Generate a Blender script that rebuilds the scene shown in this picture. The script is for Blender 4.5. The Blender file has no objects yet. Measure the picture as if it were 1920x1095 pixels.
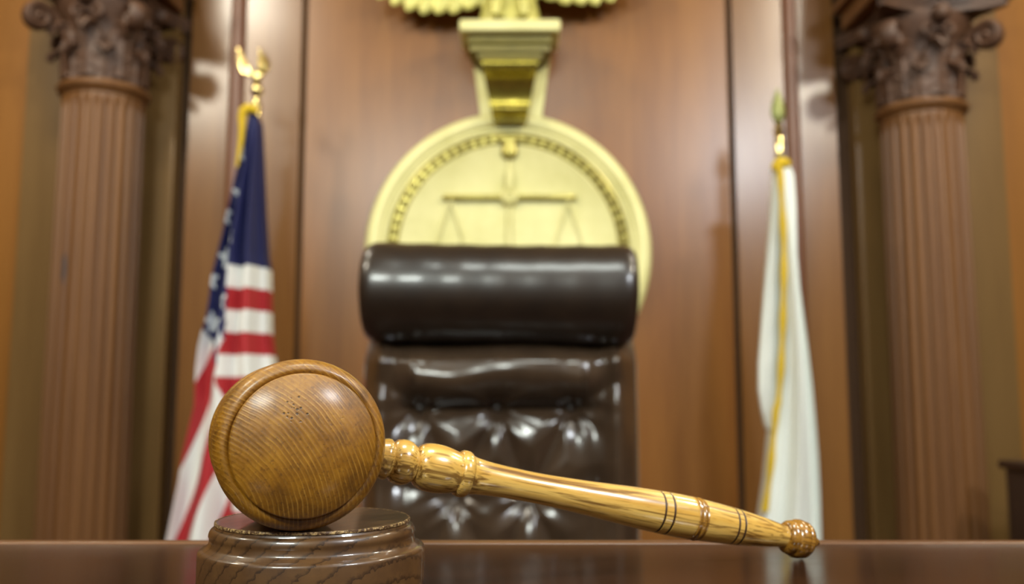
import bpy, bmesh, math, random
from mathutils import Vector, Matrix, Euler, noise as mnoise
random.seed(4)
PI = math.pi
scn = bpy.context.scene
COL = scn.collection

# ------------------------------------------------------------------ camera model
F, PHI, EZ = 1707.0, math.radians(6.5), 1.0255
def at(px, py, Y):
    """pixel of the photograph -> world point on the plane y = Y"""
    k = math.tan(PHI + math.atan((547.5 - py) / F))
    return Vector(((px - 960) / F * (math.cos(PHI) + k * math.sin(PHI)) * Y, Y, EZ + k * Y))
def ev(tab, t):
    if t <= tab[0][0]: return tab[0][1]
    for (a, b), (c, d) in zip(tab, tab[1:]):
        if t <= c: return b + (d - b) * (t - a) / (c - a)
    (a, b), (c, d) = tab[-2:]
    return d + (d - b) * (t - c) / (c - a)

# ------------------------------------------------------------------ object helpers
def obj(name, bm, mats, parent=None, smooth=True, loc=None, rot=None):
    me = bpy.data.meshes.new(name)
    bmesh.ops.recalc_face_normals(bm, faces=bm.faces[:])
    for f in bm.faces: f.smooth = smooth
    bm.to_mesh(me); bm.free()
    if smooth:
        try: me.set_sharp_from_angle(angle=math.radians(42))
        except Exception: pass
    for m in (mats if isinstance(mats, (list, tuple)) else [mats]): me.materials.append(m)
    o = bpy.data.objects.new(name, me); COL.objects.link(o)
    if parent: o.parent = parent
    if loc is not None: o.location = loc
    if rot is not None: o.rotation_euler = rot
    return o
def tag(o, label, cat, group=None, kind=None):
    o['label'] = label; o['category'] = cat
    if group: o['group'] = group
    if kind: o['kind'] = kind
    return o
def thing(name, label, cat, loc=(0, 0, 0), rot=(0, 0, 0), group=None):
    o = bpy.data.objects.new(name, None); COL.objects.link(o)
    o.location = loc; o.rotation_euler = rot; o.empty_display_size = .1
    return tag(o, label, cat, group, 'thing')
def struct(name, bm, mats, smooth=False):
    o = obj(name, bm, mats, None, smooth); o['kind'] = 'structure'; return o

def B(): return bmesh.new()
def box(bm, x0, x1, y0, y1, z0, z1, bev=0.0, seg=2, mi=0, M=None):
    vs = [bm.verts.new((x, y, z)) for x in (x0, x1) for y in (y0, y1) for z in (z0, z1)]
    fs = [bm.faces.new([vs[i] for i in q]) for q in ((0,1,3,2),(4,6,7,5),(0,4,5,1),(2,3,7,6),(0,2,6,4),(1,5,7,3))]
    for f in fs: f.material_index = mi
    if bev:
        es = {e for f in fs for e in f.edges}
        r = bmesh.ops.bevel(bm, geom=list(es), offset=bev, segments=seg, profile=.5, affect='EDGES')
        vs = list({v for v in vs if v.is_valid} | set(r['verts']))
    if M is not None: bmesh.ops.transform(bm, matrix=M, verts=[v for v in vs if v.is_valid])
    return vs
def lathe(bm, prof, n=64, M=None, rad=None, mi=0, closed=False):
    """prof: (r, z) list turned about local Z; rad(r, z, a) may modulate the radius"""
    rings = []
    for r, z in prof:
        if r < 1e-6:
            rings.append([bm.verts.new((0, 0, z))]); continue
        ring = []
        for i in range(n):
            a = 2 * PI * i / n
            q = rad(r, z, a) if rad else r
            ring.append(bm.verts.new((q * math.cos(a), q * math.sin(a), z)))
        rings.append(ring)
    pairs = list(zip(rings, rings[1:]))
    if closed: pairs.append((rings[-1], rings[0]))
    for a, b in pairs:
        for i in range(n):
            j = (i + 1) % n
            if len(a) == 1 and len(b) == 1: continue
            if len(a) == 1: f = bm.faces.new((a[0], b[i], b[j]))
            elif len(b) == 1: f = bm.faces.new((a[i], a[j], b[0]))
            else: f = bm.faces.new((a[i], a[j], b[j], b[i]))
            f.material_index = mi
    if not closed:
        for ring in (rings[0], rings[-1]):
            if len(ring) > 1: bm.faces.new(ring).material_index = mi
    vs = [v for r in rings for v in r]
    if M is not None: bmesh.ops.transform(bm, matrix=M, verts=vs)
    return vs
def tube(bm, pts, r, n=10, flat=None, mi=0):
    """a swept tube; r a number or a list of radii; flat scales the binormal"""
    pts = [Vector(p) for p in pts]; rings = []; up = None
    for i, p in enumerate(pts):
        t = (pts[min(i + 1, len(pts) - 1)] - pts[max(i - 1, 0)]).normalized()
        if up is None: up = Vector((0, 0, 1)) if abs(t.z) < .9 else Vector((0, 1, 0))
        u = (up - t * up.dot(t)).normalized(); w = t.cross(u); up = u
        q = r[i] if isinstance(r, (list, tuple)) else r
        rings.append([bm.verts.new(p + q * (u * math.cos(2*PI*k/n) * (flat or 1) + w * math.sin(2*PI*k/n))) for k in range(n)])
    for a, b in zip(rings, rings[1:]):
        for i in range(n):
            bm.faces.new((a[i], a[(i+1) % n], b[(i+1) % n], b[i])).material_index = mi
    for e in (rings[0], rings[-1]): bm.faces.new(e).material_index = mi
    return [v for r_ in rings for v in r_]
def ellipsoid(bm, c, s, M=None, u=24, v=14):
    r = bmesh.ops.create_uvsphere(bm, u_segments=u, v_segments=v, radius=1)
    T = Matrix.Translation(Vector(c)) @ (M or Matrix()) @ Matrix.Diagonal((*s, 1))
    bmesh.ops.transform(bm, matrix=T, verts=r['verts']); return r['verts']
def prism(bm, poly, z0, z1, M=None, mi=0):
    """poly (x, y) extruded along z"""
    a = [bm.verts.new((x, y, z0)) for x, y in poly]; b = [bm.verts.new((x, y, z1)) for x, y in poly]
    n = len(poly); fs = [bm.faces.new(a), bm.faces.new(b)]
    for i in range(n): fs.append(bm.faces.new((a[i], a[(i+1) % n], b[(i+1) % n], b[i])))
    for f in fs: f.material_index = mi
    if M is not None: bmesh.ops.transform(bm, matrix=M, verts=a + b)
    return a + b
def arc(cx, cy, r, a0, a1, n):
    return [(cx + r * math.cos(math.radians(a0 + (a1 - a0) * i / n)), cy + r * math.sin(math.radians(a0 + (a1 - a0) * i / n))) for i in range(n + 1)]

# ------------------------------------------------------------------ materials
def lin(c):
    return tuple((x / 12.92 if x <= .04045 else ((x + .055) / 1.055) ** 2.4) for x in (v / 255 for v in c)) + (1,)
class NT:
    def __init__(s, name):
        s.m = bpy.data.materials.new(name); s.m.use_nodes = True
        s.t = s.m.node_tree; s.p = s.t.nodes['Principled BSDF']
    def n(s, typ, **kw):
        nd = s.t.nodes.new(typ)
        for k, v in kw.items():
            if k.startswith('i_'):
                key = k[2:]; key = int(key) if key.isdigit() else key.replace('_', ' ')
                if hasattr(v, 'is_output') or isinstance(v, bpy.types.NodeSocket): s.t.links.new(v, nd.inputs[key])
                else: nd.inputs[key].default_value = v
            else: setattr(nd, k, v)
        return nd
    def link(s, a, b): s.t.links.new(a, b)
    def math(s, op, a, b=None, c=None, clamp=False):
        nd = s.n('ShaderNodeMath', operation=op, use_clamp=clamp)
        for i, v in enumerate((a, b, c)):
            if v is None: continue
            if isinstance(v, bpy.types.NodeSocket): s.link(v, nd.inputs[i])
            else: nd.inputs[i].default_value = v
        return nd.outputs[0]
    def mix(s, fac, a, b, blend='MIX'):
        nd = s.n('ShaderNodeMix', data_type='RGBA', blend_type=blend)
        for i, v in ((0, fac), (6, a), (7, b)):
            if isinstance(v, bpy.types.NodeSocket): s.link(v, nd.inputs[i])
            else: nd.inputs[i].default_value = v
        return nd.outputs[2]
    def ramp(s, fac, stops, interp='LINEAR'):
        nd = s.n('ShaderNodeValToRGB'); nd.color_ramp.interpolation = interp
        e = nd.color_ramp.elements
        while len(e) < len(stops): e.new(.5)
        for el, (p, c) in zip(e, stops): el.position = p; el.color = c if len(c) == 4 else lin(c)
        s.link(fac, nd.inputs[0]); return nd.outputs[0]
    def coords(s, scale=(1, 1, 1), rot=(0, 0, 0), loc=(0, 0, 0), which='Object'):
        tc = s.n('ShaderNodeTexCoord'); mp = s.n('ShaderNodeMapping')
        s.link(tc.outputs[which], mp.inputs[0])
        mp.inputs['Scale'].default_value = scale; mp.inputs['Rotation'].default_value = rot; mp.inputs['Location'].default_value = loc
        return mp.outputs[0]
    def noise(s, vec, scale=1, detail=6, rough=.55, dist=0):
        return s.n('ShaderNodeTexNoise', i_Vector=vec, i_Scale=scale, i_Detail=detail, i_Roughness=rough, i_Distortion=dist).outputs[0]
    def bump(s, h, strength, dist=.001):
        nd = s.n('ShaderNodeBump', i_Height=h, i_Strength=strength, i_Distance=dist); s.link(nd.outputs[0], s.p.inputs['Normal'])
    def fin(s, col=None, rough=.5, metal=0, coat=0, coat_rough=.08, spec=.5):
        if col is not None:
            if isinstance(col, bpy.types.NodeSocket): s.link(col, s.p.inputs['Base Color'])
            else: s.p.inputs['Base Color'].default_value = col
        if isinstance(rough, bpy.types.NodeSocket): s.link(rough, s.p.inputs['Roughness'])
        else: s.p.inputs['Roughness'].default_value = rough
        s.p.inputs['Metallic'].default_value = metal; s.p.inputs['Coat Weight'].default_value = coat
        s.p.inputs['Coat Roughness'].default_value = coat_rough; s.p.inputs['Specular IOR Level'].default_value = spec
        return s.m

def veneer(name, dark, light, rough=.42, scale=(9, 9, .7), spec=.5, coat=0, coat_rough=.2):
    """straight-grained wood, grain along z unless scale says otherwise"""
    t = NT(name); v = t.coords(scale)
    a = t.noise(v, 1, 8, .6, .4)
    b = t.noise(t.coords(tuple(k * 9 for k in scale)), 1, 4, .6)
    f = t.math('ADD', t.math('MULTIPLY', a, .72), t.math('MULTIPLY', b, .28))
    c = t.ramp(f, [(.32, dark), (.68, light)])
    return t.fin(c, rough, 0, coat, coat_rough, spec)
def plain(name, c, rough=.5, metal=0, var=.12, scale=30, coat=0, spec=.5, bump=0):
    t = NT(name); l = lin(c); d = tuple(x * (1 - var) for x in l[:3]) + (1,)
    nz = t.noise(t.coords(), scale, 5)
    col = t.ramp(nz, [(.35, d), (.65, l)])
    if bump: t.bump(nz, bump, .002)
    return t.fin(col, rough, metal, coat, .1, spec)

M = {}
M['panel'] = veneer('walnut_panel_veneer', (113, 69, 28), (136, 90, 40), .31, (7, 7, .5))
M['panel_side'] = veneer('walnut_side_panel', (102, 65, 29), (122, 83, 40), .27, (8, 8, .5))
M['panel_out'] = veneer('orange_outer_panel', (124, 80, 30), (140, 92, 38), .33, (6, 6, .5))
M['pilaster'] = veneer('olive_pilaster_wood', (100, 74, 40), (116, 88, 50), .3, (9, 9, .5))
M['groove'] = veneer('dark_groove_wood', (58, 39, 23), (72, 50, 30), .7, (9, 9, .7), .15)
M['redtrim'] = veneer('reddish_trim_wood', (92, 54, 32), (108, 66, 40), .4)
M['column'] = veneer('mahogany_column', (92, 59, 30), (113, 76, 41), .48, (14, 14, .8), .35)
M['capital'] = veneer('shaded_carved_mahogany', (56, 35, 22), (82, 53, 33), .6, (12, 12, 12))  # darker than the shaft wood: shade on the capitals put into the colour
M['ceiling'] = plain('cream_ceiling', (225, 215, 195), .9, 0, .05, 4)
M['floor'] = plain('dark_carpet', (84, 50, 40), .95, 0, .3, 160)
M['sidewall'] = veneer('side_wall_wood', (96, 62, 34), (120, 80, 48), .45, (7, 7, .5))
M['brass'] = plain('polished_brass', (226, 206, 140), .2, 1, .05, 20)
M['old_brass'] = plain('tarnished_brass', (112, 114, 60), .45, .5, .1, 30)
M['gilt'] = None
M['black_metal'] = plain('black_metal', (28, 27, 27), .35, .6, .1, 40)
M['button'] = plain('leather_button', (40, 28, 20), .35, 0, .1, 90)
M['cabinet'] = veneer('black_brown_cabinet', (40, 28, 24), (54, 38, 30), .45, (14, 14, 1))
M['cabinet_top'] = veneer('dark_cabinet_top', (34, 20, 16), (46, 28, 22), .35, (1, 14, 14))
M['fringe'] = plain('gold_fringe', (214, 178, 14), .75, 0, .35, 260, bump=.6)
M['white_cloth'] = plain('white_flag_cloth', (222, 226, 220), .85, 0, .04, 90)
M['oak_pole'] = veneer('oak_pole', (120, 84, 40), (150, 108, 58), .3)

def gilt():
    t = NT('pale_gilt_paint'); nz = t.noise(t.coords(), 5, 6, .6)
    c = t.ramp(nz, [(.3, (202, 196, 130)), (.55, (218, 212, 150)), (.8, (227, 221, 162))])
    return t.fin(c, .45, .1, 0, .1, .4)
M['gilt'] = gilt()
def gilt_dark():
    t = NT('antique_gilt'); nz = t.noise(t.coords(), 26, 5, .6)
    c = t.ramp(nz, [(.3, (128, 114, 44)), (.7, (182, 170, 88))])
    return t.fin(c, .32, .5)
M['gilt_dark'] = gilt_dark()
M['gilt_shaded'] = plain('shaded_dull_gilt', (128, 118, 56), .5, .1, .2, 24)  # dull gilt darkened further: shade under the slab put into the colour
M['gilt_scroll'] = plain('polished_gilt', (176, 160, 70), .27, .85, .2, 18)
M['gilt_eagle'] = plain('eagle_gilt', (206, 198, 108), .4, .2, .3, 30)
M['gilt_bead'] = plain('darkened_gilt', (112, 98, 36), .5, .1, .4, 70)

def leather(name, dark, light, rough):
    t = NT(name); v = t.coords()
    big = t.noise(v, 9, 5, .6); fine = t.n('ShaderNodeTexVoronoi', i_Vector=v, i_Scale=420).outputs[0]
    c = t.ramp(big, [(.3, dark), (.7, light)])
    t.bump(fine, .12, .0006)
    return t.fin(c, rough, 0, .35, .12)
M['leather'] = leather('brown_black_leather', (52, 39, 28), (72, 55, 40), .24)
M['leather_roll'] = leather('dark_headrest_leather', (30, 21, 15), (44, 31, 20), .34)

def gavel_head_mat():
    t = NT('golden_oak_end_grain')
    v = t.coords((1, 1, 1), (0, 0, 0), (.040, .028, 0))          # growth rings centred off the lower left of the face
    n = t.n
    # slow warp of the rings
    tc = t.n('ShaderNodeTexCoord').outputs['Object']
    warp = t.n('ShaderNodeTexNoise', i_Vector=tc, i_Scale=42., i_Detail=2.).outputs['Color']
    wv = t.n('ShaderNodeVectorMath', operation='MULTIPLY_ADD', i_0=warp, i_1=(.004, .004, .0), i_2=v).outputs[0]
    rings = t.n('ShaderNodeTexWave', wave_type='RINGS', rings_direction='Z', wave_profile='SIN', i_Vector=wv, i_Scale=195., i_Distortion=1.6, i_Detail=3., i_Detail_Scale=90.).outputs[1]
    rings2 = t.n('ShaderNodeTexWave', wave_type='RINGS', rings_direction='Z', wave_profile='SAW', i_Vector=wv, i_Scale=120., i_Distortion=1.8, i_Detail=2., i_Detail_Scale=80.).outputs[1]
    fleck = t.noise(t.coords((700, 700, 160)), 1, 4, .7)
    blot = t.noise(tc, 75, 5, .65)
    base = t.ramp(blot, [(.3, (96, 59, 8)), (.5, (138, 89, 13)), (.72, (168, 114, 22))])
    line = t.ramp(rings, [(.8, (0, 0, 0)), (.96, (255, 255, 255))])
    var = t.ramp(t.noise(tc, 110, 3, .6), [(.35, (60, 60, 60)), (.65, (255, 255, 255))])
    c = t.mix(t.math('MULTIPLY', t.math('MULTIPLY', line, .5), var), base, lin((204, 154, 64)))
    dk = t.ramp(rings2, [(.0, (255, 255, 255)), (.35, (0, 0, 0))])
    c = t.mix(t.math('MULTIPLY', dk, .22), c, lin((80, 44, 10)))
    fl = t.ramp(fleck, [(.32, (255, 255, 255)), (.46, (0, 0, 0))])
    c = t.mix(t.math('MULTIPLY', fl, .55), c, lin((76, 42, 12)))
    # old knocks: small dark pits near the upper middle of the front face
    def near(p, r):
        d = t.n('ShaderNodeVectorMath', operation='DISTANCE', i_0=tc, i_1=p).outputs['Value']
        return t.math('SUBTRACT', 1, t.math('DIVIDE', d, r), clamp=True)
    zone = t.math('MAXIMUM', near((-.0038, .0130, .0408), .0085), t.math('MULTIPLY', near((.0125, .008, .0408), .004), .9))
    pn = t.n('ShaderNodeTexVoronoi', i_Vector=tc, i_Scale=620.).outputs[0]
    pn2 = t.noise(tc, 420, 2, .5)
    pit = t.math('MULTIPLY', t.ramp(pn, [(.18, (255, 255, 255)), (.34, (0, 0, 0))]), t.ramp(t.math('ADD', zone, t.math('MULTIPLY', pn2, .5)), [(.62, (0, 0, 0)), (.74, (255, 255, 255))]))
    c = t.mix(t.math('MULTIPLY', pit, .85), c, lin((38, 20, 8)))
    h = t.math('ADD', t.math('MULTIPLY', rings, .5), t.math('MULTIPLY', fleck, .5))
    h = t.math('SUBTRACT', h, t.math('MULTIPLY', pit, 3.))
    t.bump(h, .35, .0004)
    return t.fin(c, .36, 0, .4, .26)
M['head'] = gavel_head_mat()

def handle_mat(name, a, b, cdark):
    t = NT(name)
    v = t.coords((330, 330, 9)); n1 = t.noise(v, 1, 3, .6, .6)
    n2 = t.noise(t.coords((120, 120, 7)), 1, 5, .6)
    n3 = t.noise(t.coords((900, 900, 120)), 1, 2, .6)
    base = t.ramp(n2, [(.3, a), (.7, b)])
    st = t.ramp(n1, [(.53, (0, 0, 0)), (.63, (255, 255, 255))])
    c = t.mix(t.math('MULTIPLY', st, .8), base, lin(cdark))
    n4 = t.noise(t.coords((820, 820, 14), (0, 0, 0), (.3, .7, .1)), 1, 2, .5, .3)
    c = t.mix(t.math('MULTIPLY', t.ramp(n4, [(.56, (0, 0, 0)), (.64, (255, 255, 255))]), .6), c, lin(cdark))
    c = t.mix(t.math('MULTIPLY', t.ramp(n3, [(.6, (0, 0, 0)), (.75, (255, 255, 255))]), .3), c, lin(cdark))
    t.bump(n1, .1, .0003)
    return t.fin(c, .26, 0, .8, .1)
M['handle'] = handle_mat('light_golden_ash', (194, 140, 52), (232, 192, 106), (100, 58, 16))
M['burnt'] = plain('burnt_line', (58, 32, 10), .5)
M['band'] = handle_mat('brown_turned_band', (130, 84, 22), (168, 118, 42), (84, 50, 12))

def block_mat():
    t = NT('dark_walnut_block')
    v = t.coords((1, 1, 1), (math.radians(28), math.radians(38), 0))
    w = t.n('ShaderNodeTexWave', wave_type='BANDS', bands_direction='Z', wave_profile='SAW', i_Vector=v, i_Scale=60., i_Distortion=2.2, i_Detail=3., i_Detail_Scale=9.).outputs[1]
    fine = t.noise(t.coords((500, 500, 500), (.5, .66, 0)), 1, 3, .6)
    mott = t.noise(t.coords(), 60, 4, .6)
    c = t.ramp(mott, [(.3, (70, 46, 26)), (.7, (98, 68, 37))])
    c = t.mix(t.math('MULTIPLY', t.ramp(w, [(.0, (255, 255, 255)), (.26, (0, 0, 0))]), .85), c, lin((34, 20, 12)))
    c = t.mix(t.math('MULTIPLY', t.ramp(fine, [(.55, (0, 0, 0)), (.75, (255, 255, 255))]), .3), c, lin((56, 34, 18)))
    return t.fin(c, .36, 0, .7, .07)
M['block'] = block_mat()
def worn_edge():
    t = NT('worn_chipped_edge'); nz = t.noise(t.coords(), 900, 4, .7)
    c = t.ramp(nz, [(.48, (84, 56, 32)), (.6, (196, 162, 108))])
    return t.fin(c, .55)
M['worn'] = worn_edge()

def desk_mat():
    t = NT('polished_mahogany_top')
    a = t.noise(t.coords((3, 60, 60)), 1, 6, .6, .3)
    c = t.ramp(a, [(.3, (44, 25, 15)), (.7, (60, 36, 22))])
    return t.fin(c, t.math('ADD', t.math('MULTIPLY', a, .10), .09), 0, 0, .1, .3)
M['desk'] = desk_mat()
M['desk_edge'] = veneer('highlit_desk_edge', (84, 52, 28), (104, 68, 38), .35, (2, 60, 60))  # lighter than the top: light caught by the far edge, as colour
M['desk_panel'] = veneer('mahogany_bench_panel', (70, 40, 24), (90, 54, 32), .4)

STRIPE, CAN_P, CAN_Q = .084, .83, 7 * .084
def us_flag_mat():
    t = NT('stars_and_stripes_cloth')
    uv = t.n('ShaderNodeUVMap', uv_map='flag').outputs[0]
    s = t.n('ShaderNodeSeparateXYZ', i_0=uv); p, q = s.outputs[0], s.outputs[1]
    k = t.math('MODULO', t.math('FLOOR', t.math('DIVIDE', q, STRIPE)), 2.)
    stripes = t.mix(k, lin((168, 34, 40)), lin((226, 226, 222)))
    # stars on a staggered lattice
    du, dv = CAN_P / 12, CAN_Q / 10
    star = None
    for off in (0, 1):
        cu = t.math('SUBTRACT', t.math('FLOORED_MODULO', t.math('ADD', p, du * (0 if off else 1) * 1.0), 2 * du), du)
        cv = t.math('SUBTRACT', t.math('FLOORED_MODULO', t.math('ADD', q, dv * (0 if off else 1) * 1.0), 2 * dv), dv)
        r = t.math('SQRT', t.math('ADD', t.math('MULTIPLY', cu, cu), t.math('MULTIPLY', cv, cv)))
        ang = t.math('ARCTAN2', cu, t.math('MULTIPLY', cv, -1.))
        sec = t.math('ABSOLUTE', t.math('SUBTRACT', t.math('FLOORED_MODULO', t.math('ADD', ang, PI / 5), 2 * PI / 5), PI / 5))
        lim = t.math('SUBTRACT', .032, t.math('MULTIPLY', sec, .032 * .62 / (PI / 5)))
        hit = t.math('LESS_THAN', r, lim)
        star = hit if star is None else t.math('MAXIMUM', star, hit)
    inset = t.math('MULTIPLY', t.math('GREATER_THAN', p, .045), t.math('LESS_THAN', p, CAN_P - .03))
    star = t.math('MULTIPLY', star, inset)
    can = t.mix(star, lin((24, 28, 78)), lin((216, 220, 222)))
    inc = t.math('MULTIPLY', t.math('LESS_THAN', p, CAN_P), t.math('LESS_THAN', q, CAN_Q))
    c = t.mix(inc, stripes, can)
    t.bump(t.noise(t.coords(), 500, 2), .1, .0005)
    return t.fin(c, .7)
M['us_flag'] = us_flag_mat()

def mark_column():
    """column wood with one dusky upright mark on the shaft"""
    t = NT('mahogany_column_marked')
    v = t.coords((14, 14, .8)); a = t.noise(v, 1, 8, .6, .4)
    c = t.ramp(a, [(.32, (92, 59, 30)), (.68, (113, 76, 41))])
    tc = t.n('ShaderNodeTexCoord').outputs['Object']
    d = t.n('ShaderNodeVectorMath', operation='MULTIPLY', i_0=t.n('ShaderNodeVectorMath', operation='SUBTRACT', i_0=tc, i_1=(-.055, -.16, 1.53)).outputs[0], i_1=(62, 12, 9.)).outputs[0]
    L = t.n('ShaderNodeVectorMath', operation='LENGTH', i_0=d).outputs['Value']
    w = t.math('ADD', L, t.math('MULTIPLY', t.noise(tc, 40, 3), .6))
    c = t.mix(t.math('MULTIPLY', t.ramp(w, [(.7, (255, 255, 255)), (1., (0, 0, 0))]), .8), c, lin((52, 46, 48)))
    return t.fin(c, .48, 0, 0, .1, .35)
M['column_marked'] = mark_column()

# ================================================================== the setting
def build_room():
    W = 4.99
    # plan of the back wall from left to right: (x, y, material of the run that starts here)
    mats = [M['panel'], M['panel_side'], M['panel_out'], M['pilaster'], M['groove']]
    P = [(-W, 4.00, 2), (-2.165, 4.00, 3), (-2.165, 3.93, 3), (-1.495, 3.93, 3), (-1.495, 4.0, 4), (-1.45, 4.0, 4), (-1.45, 3.97, 1),
         (-.955, 3.97, 1), (-.950, 3.99, 4), (-.932, 3.99, 4), (-.927, 3.98, 0), (.970, 3.98, 0), (.975, 3.99, 4), (.993, 3.99, 4), (.998, 3.97, 1),
         (1.455, 3.97, 1), (1.455, 4.0, 4), (1.525, 4.0, 4), (1.525, 3.93, 3), (2.175, 3.93, 3), (2.175, 4.0, 2), (W, 4.0, 2)]
    bm = B(); H = 3.62
    lo = [bm.verts.new((x, y, 0)) for x, y, m in P]; hi = [bm.verts.new((x, y, H)) for x, y, m in P]
    for i in range(len(P) - 1):
        f = bm.faces.new((lo[i], lo[i+1], hi[i+1], hi[i])); f.material_index = P[i][2]
        if P[i][0] == P[i+1][0]: f.material_index = 3 if abs(P[i][0]) > 1.3 and 3.93 in (P[i][1], P[i+1][1]) else 4
    # thickness behind
    b = [bm.verts.new(v) for v in ((-W, 4.2, 0), (W, 4.2, 0), (W, 4.2, H), (-W, 4.2, H))]
    bm.faces.new(b)
    bm.faces.new(lo + [b[1], b[0]]); bm.faces.new(hi + [b[2], b[3]])
    bm.faces.new((lo[0], hi[0], b[3], b[0])); bm.faces.new((lo[-1], b[1], b[2], hi[-1]))
    struct('wall_back', bm, mats)
    for n, (x0, x1) in enumerate(((-1.275, -1.205), (1.225, 1.290))):
        bm = B(); prism(bm, [(x0, 3.97)] + arc((x0+x1)/2, 3.97, (x1-x0)/2, 180, 360, 10)[1:-1] + [(x1, 3.97)], .12, H - .02)
        struct('trim_%d' % (n + 1), bm, M['redtrim'], True)
    bm = B(); box(bm, -W, W, -3.2, 4.2, -.06, 0); struct('floor', bm, M['floor'])
    bm = B(); box(bm, -W, W, -3.2, 4.2, H, H + .08); struct('ceiling', bm, M['ceiling'])
    for nm, x0, x1 in (('wall_left', -W - .12, -W), ('wall_right', W, W + .12)):
        bm = B(); box(bm, x0, x1, -3.2, 4.2, 0, H); struct(nm, bm, M['sidewall'])
build_room()

# ================================================================== columns
def build_column(cx, cy, zring, label, shaft_mat):
    t = thing('column', label, 'column', (cx, cy, 0), (0, 0, 0))
    bm = B(); box(bm, -.24, .24, -.17, .155, 0, .10, .006); obj('plinth', bm, M['column'], t)
    bm = B(); lathe(bm, [(.0, .10), (.225, .10)] + [(.225 + r, z) for r, z in [(.012, .115), (.012, .145), (0, .16)]] +
                    [(.205, .165), (.192, .185), (.196, .21), (.21, .22), (.212, .235), (.2, .25), (.182, .257), (0, .257)], 48)
    for v in bm.verts: v.co.y = min(v.co.y, .155)
    obj('base', bm, M['column'], t)
    NF = 24
    def flute(r, z, a):
        u = (a * NF / (2 * PI) + .5) % 1.0
        d = min(1, max(0, 1 - ((u - .5) / .40) ** 2))
        fade = min(1, max(0, (z - .29) / .03)) * min(1, max(0, (zring - .045 - z) / .03))
        return r - .0135 * math.sqrt(d) * fade if d > 0 else r
    prof = []
    N = 26
    for i in range(N + 1):
        u = i / N; z = .255 + (zring - .02 - .255) * u
        prof.append((.172 - .0065 * u - .004 * u * u, z))
    extra = [(.1719, .275), (.1719, .29), (.1718, .305), (.1718, .322)]
    top = [(.1625, zring - .078), (.1625, zring - .062), (.1625, zring - .046)]
    prof = sorted(prof + extra + top, key=lambda p: p[1])
    bm = B(); lathe(bm, prof, NF * 10, rad=flute); obj('fluted_shaft', bm, shaft_mat, t)
    bm = B(); lathe(bm, [(.15, zring - .028), (.166, zring - .028), (.172, zring - .022), (.166, zring - .016), (.174, zring - .012)] +
                    [(.174 + .012 * math.sin(PI * k / 6), zring - .012 + .032 * k / 6) for k in range(1, 7)] + [(.15, zring + .02)], 64)
    obj('astragal_ring', bm, M['column'], t)
    # ---- carved capital: bell wrapped in two tiers of leaves
    z0 = zring + .018; Hc = .365
    bm = B()
    lathe(bm, [(.10, z0), (.158, z0), (.154, z0 + .1), (.158, z0 + .2), (.175, z0 + .27), (.205, z0 + .31), (.215, z0 + .354), (.10, z0 + .354)], 48)
    def leaf(a, zb, h, w, curl, r0):
        """lobed leaf rising from the bell and curling outward"""
        rows = 12; cols = 8; g = []
        for i in range(rows + 1):
            u = i / rows
            wid = w * (math.sin(PI * min(1, .18 + .72 * u)) ** .7) * (1 + .16 * math.cos(u * PI * 6.5))
            if u > .86: wid *= max(.12, 1 - ((u - .86) / .14) ** 2 * .8)
            if u < .74: rr, zz = r0 + .006 + .012 * u, zb + h * u / .80
            else:
                th = (u - .74) / .26 * PI * 1.0
                rr = r0 + .015 + curl * (1 - math.cos(th)) * .75; zz = zb + h * .925 + curl * math.sin(th) * .9 - curl * .35 * (1 - math.cos(th))
            row = []
            for j in range(cols + 1):
                s = j / cols * 2 - 1
                lift = .010 * (1 - s * s) + .004 * math.cos(s * PI * 3) + .006 * math.cos(u * PI * 6.5) * abs(s)
                aa = a + s * wid / (rr + .02)
                row.append((Vector(((rr + lift) * math.cos(aa), (rr + lift) * math.sin(aa), zz - .012 * abs(s) * u)),))
            g.append(row)
        front = [[bm.verts.new(c[0]) for c in row] for row in g]
        back = [[bm.verts.new(c[0] - Vector((math.cos(a), math.sin(a), 0)) * .012) for c in row] for row in g]
        for L_, flip in ((front, 0), (back, 1)):
            for i in range(rows):
                for j in range(cols): bm.faces.new((L_[i][j], L_[i][j+1], L_[i+1][j+1], L_[i+1][j]))
        for i in range(rows):
            for j in (0, cols): bm.faces.new((front[i][j], front[i+1][j], back[i+1][j], back[i][j]))
        for j in range(cols):
            for i in (0, rows): bm.faces.new((front[i][j], front[i][j+1], back[i][j+1], back[i][j]))
    for k in range(8): leaf(2 * PI * k / 8 + PI / 8, z0, .145, .062, .034, .152)
    for k in range(8): leaf(2 * PI * k / 8, z0 + .02, .225, .062, .042, .154)
    # small scrolls (helices) and a flower in the middle of each side
    for k in range(4):
        a = PI / 2 * k
        c, s = math.cos(a), math.sin(a)
        for sd in (-1, 1):
            pts = []
            for i in range(15):
                th = i / 14 * 2.0 * PI; r = .030 * (1 - i / 18)
                lx = sd * (.042 - r * math.cos(th) * 1); lz = z0 + .272 + r * math.sin(th)
                pts.append(Vector((.195 * c - lx * s, .195 * s + lx * c, lz)))
            tube(bm, pts, .011, 6)
        ellipsoid(bm, (.225 * c, .225 * s, z0 + .335), (.036, .036, .036), None, 10, 7)
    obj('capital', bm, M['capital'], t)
    cap = [o for o in bpy.data.objects if o.parent == t and o.name.startswith('capital')][0]
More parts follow.
